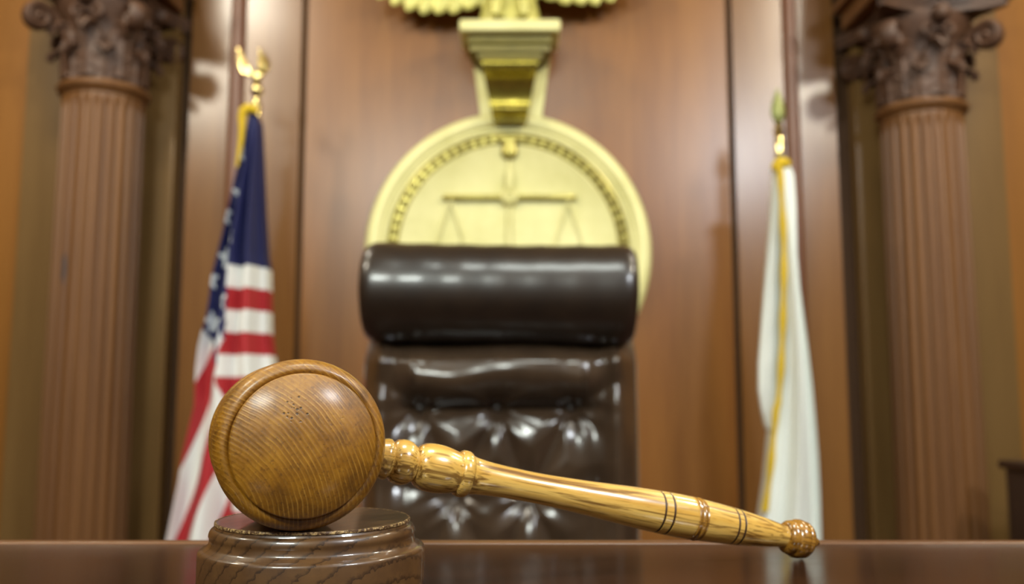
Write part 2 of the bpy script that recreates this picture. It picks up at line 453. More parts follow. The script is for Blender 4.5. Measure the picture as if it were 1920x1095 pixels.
    # corner volutes
    for k in range(4):
        a = PI / 4 + PI / 2 * k; c, s = math.cos(a), math.sin(a)
        bm = B(); pts = []; rad = []
        for i in range(8):
            u = i / 7
            pts.append(Vector(((.165 + .085 * u) * c, (.165 + .085 * u) * s, z0 + .18 + .105 * math.sin(u * PI / 2)))); rad.append(.014 + .006 * u)
        cxr, czr = .276, z0 + .246
        for i in range(1, 30):
            th = PI * .62 - i / 29 * 3.4 * PI; r = .052 * (1 - i / 38)
            pts.append(Vector(((cxr + r * math.cos(th)) * c, (cxr + r * math.cos(th)) * s, czr + r * math.sin(th)))); rad.append(.020 - .008 * i / 29)
        tube(bm, pts, rad, 8)
        ellipsoid(bm, (cxr * c, cxr * s, czr), (.020, .020, .020), None, 10, 8)
        # width of the scroll across the corner
        bmesh.ops.transform(bm, matrix=Matrix.Rotation(a, 4, 'Z') @ Matrix.Diagonal((1, 1.9, 1, 1)) @ Matrix.Rotation(-a, 4, 'Z'), verts=bm.verts[:])
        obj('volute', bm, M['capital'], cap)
    # abacus: slab with concave sides and cut corners
    bm = B(); pl = []
    for k in range(4):
        a0 = PI / 2 * k
        for i in range(-8, 9):
            u = i / 8; x = .262 - .075 * (1 - u * u); y = .262 * u * .93
            pl.append((x * math.cos(a0) - y * math.sin(a0), x * math.sin(a0) + y * math.cos(a0)))
    prism(bm, pl, z0 + .355, z0 + .378); prism(bm, [(x * 1.05, y * 1.05) for x, y in pl], z0 + .379, z0 + .415)
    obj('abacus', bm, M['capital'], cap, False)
    bm = B(); box(bm, -.26, .26, -.26, .17, z0 + .4155, 3.60, .01); box(bm, -.3, .3, -.3, .17, z0 + .49, z0 + .53, .006)
    obj('entablature_block', bm, M['column'], t, False)
    return t
build_column(-1.73, 3.745, 2.29, 'fluted mahogany column with carved leaf capital standing left of the red striped flag', M['column_marked'])
build_column(1.732, 3.745, 2.21, 'fluted mahogany column with carved leaf capital standing right of the white flag', M['column'])

# ================================================================== judge's bench
TZ = EZ - .0758                                   # height of the polished top
def build_bench():
    t = thing('judge_bench', "dark polished mahogany bench top carrying the gavel and sounding block", 'bench', (0, 0, 0))
    YB = .492
    bm = B(); box(bm, -1.5, 1.5, -.02, YB - .0112, TZ - .035, TZ, .0015); obj('bench_top', bm, M['desk'], t)
    bm = B(); box(bm, -1.5, 1.5, YB - .011, YB, TZ - .04, TZ + .0006, .003, 3); e = obj('edge_strip', bm, M['desk_edge'], t); e['label'] = 'far edge strip coloured lighter for the light it catches'
    bm = B(); box(bm, -1.42, 1.42, .06, .085, 0, TZ - .036); 
    for k in range(4):
        x = -1.36 + .69 * k; box(bm, x, x + .62, .05, .062, .14, .80, .004)
    obj('front_panel', bm, M['desk_panel'], t, False)
    for x in (-1.42, 1.395):
        bm = B(); box(bm, x, x + .025, .086, .44, 0, TZ - .036); obj('side_panel', bm, M['desk_panel'], t, False)
    bm = B(); box(bm, -1.39, 1.39, .40, .42, .30, TZ - .036); obj('back_panel', bm, M['desk_panel'], t, False)
build_bench()

# ================================================================== sounding block
def build_block():
    t = thing('sounding_block', 'round dark walnut sounding block under the gavel head', 'sounding block', (-.0789, .3711, TZ))
    H, KH = .0272, .0272 / .0266
    prof = [(0, 0), (.0430, 0), (.0440, .001), (.0443, .004), (.0443, .0150)]
    prof += [(.0443 - .0016 * (1 - math.cos(a)), .0150 + .0016 * math.sin(a)) for a in (.4, .8, 1.2, PI / 2)]
    prof += [(.0420, .0169), (.0413, .0176)]                    # first ledge
    prof += [(.0413 - .0012 * math.sin(a), .0176 + .0024 * (1 - math.cos(a)) ) for a in (.5, 1.0, PI / 2)]
    prof += [(.0401, .0208), (.0404, .0215)]
    prof += [(.0404 - .0022 * (1 - math.cos(a)), .0215 + .0030 * math.sin(a)) for a in (.3, .6, .9, 1.2, PI / 2)]
    prof += [(.0380, .0249), (.0377, .0255)]
    bm = B(); lathe(bm, [(r * .992, z * KH) for r, z in prof + [(0, .0255)]], 128); obj('block_body', bm, M['block'], t)
    bm = B(); lathe(bm, [(0, .0260), (.0376, .0260), (.0379, .0267), (.0378, H - .00005), (0, H - .00005)], 128)
    top = obj('striking_plate', bm, M['block'], t)
    bm = B(); n = 220
    # chipped rim, thin and irregular
    def chip(r, z, a):
        return r + .00022 * mnoise.noise(Vector((math.cos(a) * 14, math.sin(a) * 14, z * 900)))
    lathe(bm, [(.0373, H - .0006), (.0379, H - .0011), (.03812, H - .0006), (.0379, H + .00002), (.0372, H + .00002)], n, rad=chip, closed=True)
    o = obj('chipped_rim', bm, M['worn'], top); o['label'] = 'pale chipped rim of the block'
build_block()

# ================================================================== gavel
def build_gavel():
    al, L, hb, R, rt = .342, .2388, .0272, .031, .0090
    sd = (hb + R - rt * .985) / L; cd = math.sqrt(1 - sd * sd)
    G = Vector((-.0855, .3602, TZ + hb + R + .00004))
    hd = Vector((math.cos(al) * cd, math.sin(al) * cd, -sd))      # along the handle
    ax = Vector((math.sin(al), -math.cos(al), 0))                 # along the head, toward the viewer
    t = thing('gavel', 'golden brown turned wooden gavel, head on the sounding block and handle tip on the bench', 'gavel', G)
    # head frame: z = ax, x = horizontal right in the face, y = up
    zx = ax; yy = Vector((0, 0, 1)); xx = yy.cross(zx).normalized()
    RH = Matrix((xx, yy, zx)).transposed().to_euler()
    barrel = [(.0292, 0), (.0298, .006), (.0303, .0125), (.0304, .0160), (.0298, .0170), (.0298, .0176)]
    full = [(0, -.0176)] + [(r, -z) for r, z in reversed(barrel)] + barrel[1:] + [(0, .0176)]
    bm = B(); lathe(bm, full, 128); head = obj('head', bm, M['head'], t, True, None, RH)
    for s in (1, -1):
        pr = [(.0, .0170), (.0296, .0170), (.0303, .0178), (.0308, .0192), (.0310, .0210), (.0310, .0245)] + [(.0268 + .0042 * math.cos(a * PI / 18), .0245 + .0080 * math.sin(a * PI / 18)) for a in range(1, 10)] + [(.0260, .0322), (.0254, .0316), (.0248, .0313), (0, .0313)]
        bm = B(); lathe(bm, [(r, s * z) for r, z in pr], 128); obj('bead_ring', bm, M['head'], head)
        pf = [(0, .0308), (.0253, .0308), (.0256, .0325), (.0257, .0345), (.0255, .0352)] 
        for k in range(1, 19):
            a = k / 18 * PI / 2
            r = .0254 * math.cos(a) ** .9; z = .0354 + .0068 * (1 - (r / .0254) ** 2.6)
            pf.append((max(r, 0) if k < 18 else 0, z))
        bm = B(); lathe(bm, [(r, s * z) for r, z in pf], 128); obj('striking_face', bm, M['head'], head)
    # handle frame: z along hd
    hz = hd; hx = hz.cross(ax).normalized(); hy = hz.cross(hx)
    RHd = Matrix((hx, hy, hz)).transposed().to_euler()
    def smooth(prof, step=.0008):
        out = []
        n = len(prof)
        for i in range(n - 1):
            (z0, r0), (z1, r1) = prof[i], prof[i+1]
            m0 = (r1 - prof[i-1][1]) / (z1 - prof[i-1][0]) if i > 0 else (r1 - r0) / (z1 - z0)
            m1 = (prof[i+2][1] - r0) / (prof[i+2][0] - z0) if i < n - 2 else (r1 - r0) / (z1 - z0)
            k = max(1, int((z1 - z0) / step)); h = z1 - z0
            for j in range(k):
                u = j / k; u2, u3 = u * u, u * u * u
                out.append(((2*u3-3*u2+1)*r0 + (u3-2*u2+u)*h*m0 + (-2*u3+3*u2)*r1 + (u3-u2)*h*m1, z0 + h * u))
        out.append((prof[-1][1], prof[-1][0])); return out
    neck = [(r, z) for z, r in [(.026, .0078), (.0365, .0078), (.0383, .0083), (.0396, .0083), (.0405, .0076), (.0411, .0071)]]
    bead = [(r, z) for z, r in [(.0414, .0074), (.0425, .0086), (.0445, .0091), (.0468, .0092), (.0490, .0086), (.0506, .0076), (.0516, .0068)]]
    urn = smooth([(.0518, .0073), (.0530, .0085), (.0555, .0095), (.0590, .0099), (.0630, .0098), (.0670, .0091), (.0702, .0083)])
    flare = smooth([(.0756, .0084), (.0775, .0078), (.0810, .0073), (.0850, .00695), (.0900, .0067), (.0960, .0065), (.1019, .0064), (.1090, .00645), (.1168, .0067), (.1321, .0074), (.1450, .0082), (.1550, .0088), (.1645, .0092)])
    def cut(z): return [(ev(GR, z - .0006), z - .0006), (ev(GR, z) - .0007, z - .0001), (ev(GR, z) - .0007, z + .0001), (ev(GR, z + .0006), z + .0006)]
    GR = [(.1645, .0092), (.1695, .0094), (.1760, .00955), (.1822, .0095), (.1872, .0093), (.1950, .0089), (.2031, .0084), (.2065, .0082), (.2130, .0074), (.2191, .0066), (.2250, .0055), (.2285, .0049)]
    mid = [x for x in flare if x[1] < .1640] + cut(.1653)
    z = .1667
    while z < .1688: mid.append((ev(GR, z), z)); z += .0005
    mid += cut(.1697); z = .1712
    while z <= .1822: mid.append((ev(GR, z), z)); z += .0008
    tail = []; z = .1870
    while z < .2022: tail.append((ev(GR, z), z)); z += .0008
    tail += cut(.2031); tail += [(ev(GR, .2044), .2044)]; tail += cut(.2064); z = .2076
    while z < .2290: tail.append((ev(GR, z), z)); z += .0008
    KS = .2388 / .2356
    SH = [(0, 0), (.04, .002), (.073, .0032), (.165, .0053), (.2065, .005), (.226, .001), (.23, 0), (.3, 0)]
    def zs(z): return z * KS - ev(SH, z)
    def seg(name, prof, mat, parent, rot=None):
        bm = B(); lathe(bm, [(0, zs(prof[0][1]))] + [(r, zs(z)) for r, z in prof] + [(0, zs(prof[-1][1]))], 64)
        return obj(name, bm, mat, parent, True, None, rot)
    body = neck + bead[:-1] + [(.0067, .0517)] + urn
    handle = seg('handle', body + [(.0080, .0708)] + [(.0080, .0752)] + mid + [(.0087, .1830), (.0087, .1865)] + tail, M['handle'], t, RHd)
    collar = [(.0083, .0701), (.0091, .0706), (.0096, .0716), (.0097, .0728), (.0096, .0740), (.0091, .0751), (.0083, .0758)]
    seg('collar_ring', collar, M['handle'], handle)
    band = [(.0092, .1820), (.0096, .1824), (.0096, .1829), (.0089, .1834), (.0089, .1841), (.0096, .1847), (.0097, .1853), (.0094, .1860), (.0090, .1864), (.0093, .1868), (.0092, .1872)]
    for zc in (.1653, .1697, .2031, .2064):
        rr = ev(GR, zc)
        q = seg('scribed_line', [(rr - .0012, zc - .00045), (rr - .0001, zc - .0004), (rr - .0001, zc + .0004), (rr - .0012, zc + .00045)], M['burnt'], handle); q['label'] = 'dark scribed line round the grip'
    o = seg('grip_band', band, M['band'], handle); o['label'] = 'brown turned band on the grip'
    knob = [(.0052, .2280), (.0066, .2284), (.0075, .2293), (.0079, .2306), (.0077, .2316), (.0083, .2321), (.0089, .2335), (.0090, .2352), (.0087, .2366), (.0083, .2372), (.0085, .2378), (.0083, .2390), (.0072, .2404), (.0054, .2416), (.0037, .2424), (.0032, .2430), (.0030, .2436), (.0022, .2454), (.0013, .2468), (.0006, .2474)]
    o = seg('end_knob', knob, M['band'], handle); o['label'] = 'brown ringed knob with pointed tip'
build_gavel()

# ================================================================== chair
def build_chair():
    CX = -.024; t = thing('judge_chair', "high-backed dark brown leather judge's chair with padded roll headrest", 'chair', (CX, 1.86, 0), (0, 0, math.radians(-1.0)))
    # tufted back, local origin at chair centre; front faces -y
    W2, Z0, Z1 = .274, .44, 1.15
    rows = [(1.00, (-.155, -.004, .140)), (.832, (-.082, .055)), (.664, (-.155, -.004, .140)), (.50, (-.082, .055))]
    btn = [(x, z) for z, xs in rows for x in xs]
    segs = []
    for i, (z, xs) in enumerate(rows):
        if i == 0:
            for a, b in zip(xs, xs[1:]): segs.append(((a, z), (b, z), 1.0, .026))
            segs += [((xs[0], z), (-.225, z + .05), .5, .03), ((xs[-1], z), (.225, z + .05), .5, .03)]
            segs += [((xs[0], z), (-.14, 1.1), .25, .02), ((xs[-1], z), (.13, 1.1), .25, .02), ((xs[1], z), (-.012, 1.12), .16, .012), ((xs[1], z), (.018, 1.12), .14, .010)]
        if i + 1 < len(rows):
            z2, xs2 = rows[i+1]
            for a in xs:
                for b in xs2:
                    if abs(a - b) < .12: segs.append(((a, z), (b, z2), .55, .022))
            if len(xs) == 3:
                pass
        if len(xs) == 2: segs += [((xs[0], z), (-.20, z + .02), .4, .025), ((xs[1], z), (.19, z + .02), .4, .025)]
        if len(xs) == 3 and i > 0: segs += [((xs[0], z), (-.225, z), .4, .025), ((xs[-1], z), (.225, z), .4, .025)]
    def height(x, z):
        h = .052
        ax_ = abs(x)
        dep = 0
        for (a, b), (c, d), s, w in segs:
            dx, dz = c - a, d - b; L2 = dx * dx + dz * dz
            u = max(0, min(1, ((x - a) * dx + (z - b) * dz) / L2))
            ds = math.hypot(x - a - u * dx, z - b - u * dz)
            dep = max(dep, s * .034 * math.exp(-(ds / w) ** 1.25))
        for i, (a, b) in enumerate(btn):
            r = math.hypot(x - a, z - b)
            dep = max(dep, .046 * math.exp(-(r / .042) ** 1.15))
            if r < .16:
                th = math.atan2(z - b, x - a)
                h += (.0058 if z < b or i > 2 else .0012) * math.cos(9 * th + i * 1.7) * math.exp(-r / .045) * (1 - math.exp(-(r / .014) ** 2))
        h += .0025 * mnoise.noise(Vector((x * 11, z * 11, 3)))
        # rolls: each field sags a little toward its lower side
        crest = 1.070 + .007 * math.sin(x * 21 + .6)
        zb = 1.000
        if z > zb:
            side = 1 if ax_ < .165 else math.exp(-((ax_ - .165) / .03) ** 2)
            q = (z - zb) / (crest - zb)
            roll = .036 * (math.sin(min(1, q) * PI / 2) ** 1.1) - (.030 * (q - 1) ** 1.3 if q > 1 else 0)
            h += side * (roll - .004)
            dep *= (1 - .75 * min(1, max(0, q * 1.3))) if ax_ < .16 else 1
        h -= dep
        if z > 1.09: h -= .075 * ((z - 1.09) / .06) ** 1.4
        # border roll near the sides, then turned away
        k = math.exp(-((ax_ - .226) / .018) ** 2); h += .018 * k - .003 * math.exp(-((ax_ - .180) / .012) ** 2)
        if ax_ > .22: h -= .075 * ((ax_ - .22) / (W2 - .22)) ** 2
        return h
    NX, NZ = 150, 190; bm = B(); fr = []
    for j in range(NZ + 1):
        z = Z0 + (Z1 - Z0) * j / NZ; row = []
        for i in range(NX + 1):
            x = -W2 + 2 * W2 * i / NX
            wz = 1 + .012 * math.sin((z - .5) * 4)            # a slight waist
            row.append(bm.verts.new((x * wz, -.035 - height(x, z) + .10 * (z - .8) ** 2 * .3, z)))
        fr.append(row)
    for j in range(NZ):
        for i in range(NX): bm.faces.new((fr[j][i], fr[j][i+1], fr[j+1][i+1], fr[j+1][i]))
    bk = [[bm.verts.new((sx * W2 * .97, .07, z)) for sx in (-1, 1)] for z in (Z0, Z1)]
    bm.faces.new((bk[0][0], bk[1][0], bk[1][1], bk[0][1]))
    bm.faces.new(fr[0] + [bk[0][1], bk[0][0]]); bm.faces.new(fr[-1] + [bk[1][1], bk[1][0]])
    bm.faces.new([r[0] for r in fr] + [bk[1][0], bk[0][0]]); bm.faces.new([r[-1] for r in fr] + [bk[1][1], bk[0][1]])
    back = obj('backrest', bm, M['leather'], t)
    for x, z in btn:
        bm = B(); ellipsoid(bm, (0, 0, 0), (.011, .006, .011), None, 16, 10)
        wz = 1 + .012 * math.sin((z - .5) * 4)
        o = obj('tuft_button', bm, M['button'], back); o.location = (x * wz, -.035 - height(x, z) + .03 * (z - .8) ** 2 - .003, z)
    # rolled headrest
    Lh, R = .270, .1015; bm = B(); prof = [(0, -Lh + .006), (.055, -Lh + .003), (.078, -Lh)]
    for k in range(1, 9):
        a = PI / 2 * k / 8; prof.append((.080 + .0215 * math.sin(a), -Lh + .030 * (1 - math.cos(a))))
    for k in range(1, 24):
        u = k / 24; prof.append((R - .0025 * math.sin(PI * u) + .0008 * math.sin(u * 40), -Lh + .03 + (2 * Lh - .06) * u))
    for k in range(8, 0, -1):
        a = PI / 2 * k / 8; prof.append((.080 + .0215 * math.sin(a), Lh - .030 * (1 - math.cos(a))))
    prof += [(.078, Lh), (.055, Lh - .003), (0, Lh - .006)]
    lathe(bm, prof, 72, M=Matrix.Rotation(PI / 2, 4, 'Y'))
    for v in bm.verts:                                         # flattened against the back, heavier below
        v.co.y *= .92
        v.co.x *= 1 - .016 * max(0, -v.co.z / R)
    hr = obj('headrest_roll', bm, M['leather_roll'], t, True, (0, -.052, 1.2265), (0, math.radians(.9), 0)); hr['label'] = 'darker smooth leather roll across the top of the back'
    # seat, arms and base (hidden by the bench from the front)
    bm = B(); box(bm, -.27, .27, -.50, .02, .40, .50, .045, 4)
    for v in bm.verts: v.co.z += .012 * math.cos(v.co.x * 5) if v.co.z > .45 else 0
    obj('seat', bm, M['leather'], t)
    for s in (-1, 1):
        bm = B(); box(bm, s * .315 - .04, s * .315 + .04, -.42, .0, .60, .665, .025, 3)
        arm = obj('armrest', bm, M['leather'], t)
        bm = B(); tube(bm, [(s * .315, -.36, .61), (s * .32, -.37, .5), (s * .30, -.30, .43), (s * .25, -.25, .42)], .016, 10); obj('arm_bracket', bm, M['black_metal'], arm)
    bm = B(); lathe(bm, [(0, .09), (.032, .09), (.032, .25), (.022, .25), (.022, .395), (0, .395)], 24, Matrix.Translation((0, -.22, 0))); obj('gas_column', bm, M['black_metal'], t)
    bm = B(); box(bm, -.14, .14, -.36, -.08, .375, .402, .006); obj('seat_plate', bm, M['black_metal'], t)
    for k in range(5):
        a = 2 * PI * k / 5 + .3; d = Vector((math.cos(a), math.sin(a), 0)); c0 = Vector((0, -.22, 0))
        bm = B(); tube(bm, [c0 + Vector((0, 0, .115)), c0 + d * .12 + Vector((0, 0, .11)), c0 + d * .31 + Vector((0, 0, .085))], [.028, .024, .017], 10); leg = obj('base_leg', bm, M['black_metal'], t)
        bm = B(); lathe(bm, [(0, -.022), (.024, -.022), (.029, -.016), (.029, .016), (.024, .022), (0, .022)], 20, Matrix.Translation(c0 + d * .315 + Vector((0, 0, .0292))) @ Matrix.Rotation(a + .6, 4, 'Z') @ Matrix.Rotation(PI / 2, 4, 'X'))
        tube(bm, [c0 + d * .31 + Vector((0, 0, .03)), c0 + d * .31 + Vector((0, 0, .09))], .007, 8)
        obj('caster', bm, M['black_metal'], leg)
build_chair()

# ================================================================== wall plaque
SX, SZ, SR = -.017, 1.652, .632
def Rx(): return Matrix.Rotation(PI / 2, 4, 'X')               # local z -> -y
def build_plaque():
    t = thing('justice_plaque', 'round pale gold wall plaque with scales of justice behind the chair', 'plaque', (SX, 3.985, SZ))
    g = M['gilt']
    bm = B(); lathe(bm, [(0, 0), (SR, 0), (SR, .02), (SR - .006, .045), (SR - .018, .058), (SR - .035, .062), (SR - .060, .058), (SR - .068, .052), (SR - .072, .046), (0, .046)], 160, Rx()); obj('rim', bm, g, t)
    bm = B(); lathe(bm, [(SR - .073, .044), (SR - .076, .054), (SR - .086, .054), (SR - .092, .044)], 160, Rx(), closed=True); obj('inner_fillet', bm, g, t)
    # beaded ring: oval beads in a channel, one carved band
    bm = B(); rb = .508; n = 72
    lathe(bm, [(rb - .026, .044), (rb - .026, .052), (rb - .019, .055), (rb - .015, .049), (rb + .015, .049), (rb + .019, .055), (rb + .026, .052), (rb + .026, .044)], 160, Rx(), closed=True)
    for k in range(n):
        a = 2 * PI * k / n
        nf = set(bm.faces); ellipsoid(bm, (rb * math.cos(a), -.052, rb * math.sin(a)), (.0115, .012, .0155), Matrix.Rotation(-a, 4, 'Y'), 8, 6)
        for f in bm.faces:
            if f not in nf: f.material_index = 1
    o = obj('beaded_ring', bm, [M['gilt_dark'], M['gilt_bead']], t); o['label'] = 'darker beaded ring round the scales'
    bm = B(); lathe(bm, [(0, .040), (.481, .040), (.481, .050), (.474, .053), (.468, .0495), (.2, .0515), (0, .052)], 128, Rx()); face = obj('medallion_face', bm, g, t)
    # scales in relief
    sc = obj('scales', (lambda b: (lathe(b, [(0, .05), (.040, .05), (.043, .065), (.036, .082), (.022, .088), (.016, .082), (0, .09)], 32, Matrix.Translation((.006, 0, .238)) @ Rx()), b)[1])(B()), g, t)
    zb = .238
    bm = B(); box(bm, -.276, .288, -.078, -.052, zb - .011, zb + .011, .004)
    for x in (-.276, .288): ellipsoid(bm, (x, -.066, zb), (.012, .012, .014), None, 12, 8)
    obj('balance_beam', bm, M['gilt_dark'], sc)
    bm = B(); lathe(bm, [(.012, -.62), (.05, -.60), (.03, -.55), (.022, -.5), (.026, -.2), (.018, 0), (.013, .19)], 24, Matrix.Translation((.006, -.055, .02))); obj('pillar', bm, g, sc)
    bm = B(); lathe(bm, [(.020, .275), (.024, .29), (.016, .31), (.022, .33), (.014, .36), (.005, .40), (.003, .43)], 20, Matrix.Translation((.006, -.060, 0))); obj('pointer', bm, g, sc)
    for cxp in (-.252, .264):
        for s in (-1, 1):
            bm = B(); tube(bm, [(cxp, -.060, zb - .01), (cxp + s * .05, -.058, zb - .17), (cxp + s * .105, -.058, zb - .40)], .0065, 8); obj('cord', bm, g, sc)
        bm = B(); lathe(bm, [(0, -.055), (.04, -.050), (.085, -.03), (.115, 0), (.11, .004), (0, .004)], 28, Matrix.Translation((cxp, -.062, zb - .405)) @ Matrix.Diagonal((1, .22, 1, 1))); obj('pan', bm, g, sc)
    # drop finial under the bracket
    bm = B(); box(bm, -.052, .064, -.072, -.045, .492, .516, .004); lathe(bm, [(0, .40), (.012, .405), (.033, .425), (.040, .445), (.030, .462), (.036, .475), (.034, .495), (0, .495)], 24, Matrix.Translation((.006, -.056, 0)) @ Matrix.Diagonal((1, .5, 1, 1)))
    obj('drop_pendant', bm, M['gilt_dark'], t)
    # tapering back plate that joins the disc to the bracket
    bm = B(); prism(bm, [(-.120, .590), (.148, .590), (.188, .888), (-.160, .888)], 0, .050, Rx())
    obj('neck_plate', bm, g, t, False)
build_plaque()

def build_bracket():
    X0 = -.009; t = thing('console_bracket', 'gilded scroll bracket on the wall above the round plaque', 'bracket', (X0, 3.931, 2.19))
    g, d = M['gilt'], M['gilt_dark']
    yf = -.235                                                 # front of the slab
    bm = B(); box(bm, -.215, .215, yf, .0, .368, .422, .012, 3); obj('shelf_slab', bm, g, t)
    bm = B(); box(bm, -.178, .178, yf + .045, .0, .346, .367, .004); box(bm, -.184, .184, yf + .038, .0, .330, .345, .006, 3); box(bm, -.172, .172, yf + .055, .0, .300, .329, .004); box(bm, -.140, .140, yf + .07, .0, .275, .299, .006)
    obj('moulding', bm, M['gilt_shaded'], t)
    # S scroll in the y-z plane, swept across x and tapering downward
    prof = [(0, .274), (-.172, .274)] + [(-.165 + .040 * math.cos(math.radians(a)), .238 + .036 * math.sin(math.radians(a))) for a in range(100, 281, 15)]
    prof += [(-.135, .190), (-.112, .170), (-.094, .145), (-.082, .115), (-.077, .09), (-.078, .078)]
    prof += [(-.078 + .026 * math.cos(math.radians(a)), .055 + .024 * math.sin(math.radians(a))) for a in range(100, 261, 20)]
    prof += [(-.068, .024), (-.058, .018), (-.054, .0), (-.020, .0)]
    prof = [(y, .028 + z * (1 - .028 / .274)) for y, z in prof]
    bm = B()
    def wid(z): return .070 + .050 * min(1, z / .24) ** 1.2
    NXs = 12; grid = []
    for y, z in prof:
        w = wid(z); row = []
        for i in range(NXs + 1):
            u = i / NXs * 2 - 1
            groove = .006 * (math.exp(-((abs(u) - .0) / .12) ** 2)) if -.2 < y < -.05 else 0
            row.append(bm.verts.new((u * w, y + groove, z)))
        grid.append(row)
    for a, b in zip(grid, grid[1:] + grid[:1]):
        for i in range(NXs): bm.faces.new((a[i], a[i+1], b[i+1], b[i]))
    bm.faces.new([r[0] for r in grid]); bm.faces.new([r[-1] for r in grid])
    obj('scroll', bm, M['gilt_scroll'], t)
build_bracket()

def feather_wing(bm, sx, lift):
    """a spread wing of broad round-ended feathers in three overlapping tiers; sx = side"""
    for layer in range(3):
        n = (8, 7, 6)[layer]
        for k in range(n):
            u = (k + .5 * (layer % 2)) / (n - 1); yy = .03 - .022 * layer - .009 * (k % 2)
            root = Vector((sx * (.05 + .33 * u), yy, .31 + .17 * u + .02 * layer))
            tip = Vector((sx * (.13 + .45 * u), yy, lift + .050 - .035 * math.sin(PI * min(1, u * 1.1)) + .10 * layer + .14 * max(0, u - .75)))
            w = .043 - .004 * layer
            vs = tube(bm, [root.lerp(tip, q) for q in (0, .3, .6, .8, .9, .96, 1.0)], [w * q for q in (.6, .9, 1, .95, .8, .55, .15)], 12)
            for v in vs: v.co.y = yy + (v.co.y - yy) * .32
    pts = [(sx * .05, 0, .28), (sx * .16, -.01, .36), (sx * .30, -.01, .46), (sx * .46, 0, .52)]
    tube(bm, pts, [.05, .05, .04, .018], 10)
def build_eagle():
    t = thing('eagle_statue', 'gilded spread-wing eagle figure perched on the scroll bracket', 'eagle statue', (-.009, 3.80, 2.6132))
    g = M['gilt_eagle']
    bm = B()
    prof = [(.0, .0), (.132, 0), (.134, .02), (.122, .07), (.11, .13), (.112, .22), (.105, .32), (.075, .40), (.052, .45), (0, .46)]
    lathe(bm, [(r, z) for r, z in prof], 60, Matrix.Diagonal((1, .62, 1, 1)), rad=lambda r, z, a: r * (1 + .05 * abs(math.cos(a * 9)) * max(0, 1 - z / .2)))
    body = obj('body', bm, g, t)
    bm = B(); ellipsoid(bm, (0, -.02, .50), (.046, .06, .052)); tube(bm, [(0, -.065, .505), (0, -.10, .50), (0, -.115, .475)], [.022, .015, .003], 10); tube(bm, [(0, 0, .42), (0, -.01, .5)], [.055, .045], 14); obj('head', bm, g, t)
    for sx in (-1, 1):
        bm = B(); feather_wing(bm, sx, .058 if sx < 0 else .10); obj('wing', bm, g, t)
        bm = B(); tube(bm, [(sx * .055, -.06, .12), (sx * .06, -.085, .05), (sx * .06, -.085, .014)], [.036, .026, .018], 12)
        for k in (-1, 0, 1): tube(bm, [(sx * .06 + k * .004, -.085, .016), (sx * .06 + k * .02, -.105, .016), (sx * .06 + k * .028, -.122, .008)], [.011, .010, .005], 8)
        obj('leg', bm, g, t)
build_eagle()

# ================================================================== flags
def cloth(bm, rows, Y0, nfr, front, back, uvf=None):
    """closed hanging drape. rows: (y px, left px, right px); front/back(u, v) give the depth offset"""
    uvl = bm.loops.layers.uv.new('flag') if uvf else None
    rings = []; meta = {}
    y0, y1 = rows[0][0], rows[-1][0]
    for (y, l, r) in rows:
        v = (y - y0) / (y1 - y0); ring = []
        for i in range(nfr + 1):
            u = i / nfr; x = l + (r - l) * u
            P = at(x, y, Y0); P.y = Y0 + front(u, v); vt = bm.verts.new(P); meta[vt] = (x, y); ring.append(vt)
        for i in range(nfr - 1, 0, -1):
            u = i / nfr; x = l + (r - l) * u
            P = at(x, y, Y0); P.y = Y0 + back(u, v); vt = bm.verts.new(P); meta[vt] = (x, y); ring.append(vt)
        rings.append(ring)
    n = len(rings[0])
    for a, b in zip(rings, rings[1:]):
        for i in range(n): bm.faces.new((a[i], a[(i+1) % n], b[(i+1) % n], b[i]))
    bm.faces.new(rings[0]); bm.faces.new(rings[-1])
    if uvf:
        for f in bm.faces:
            cx = sum(meta[v][0] for v in f.verts) / len(f.verts); cy = sum(meta[v][1] for v in f.verts) / len(f.verts)
            for lp in f.loops: lp[uvl].uv = uvf(*meta[lp.vert], cx, cy)
def rows_of(ltab, rtab, y0, y1, n):
    return [(y, ev(ltab, y), ev(rtab, y)) for y in [y0 + (y1 - y0) * i / n for i in range(n + 1)]]
def stand_base(parent, x, y, mat):
    bm = B(); lathe(bm, [(0, 0), (.150, 0), (.152, .012), (.140, .028), (.07, .045), (.035, .07), (.03, .12), (.0, .12)], 40, Matrix.Translation((x, y, 0))); obj('stand_base', bm, mat, parent)

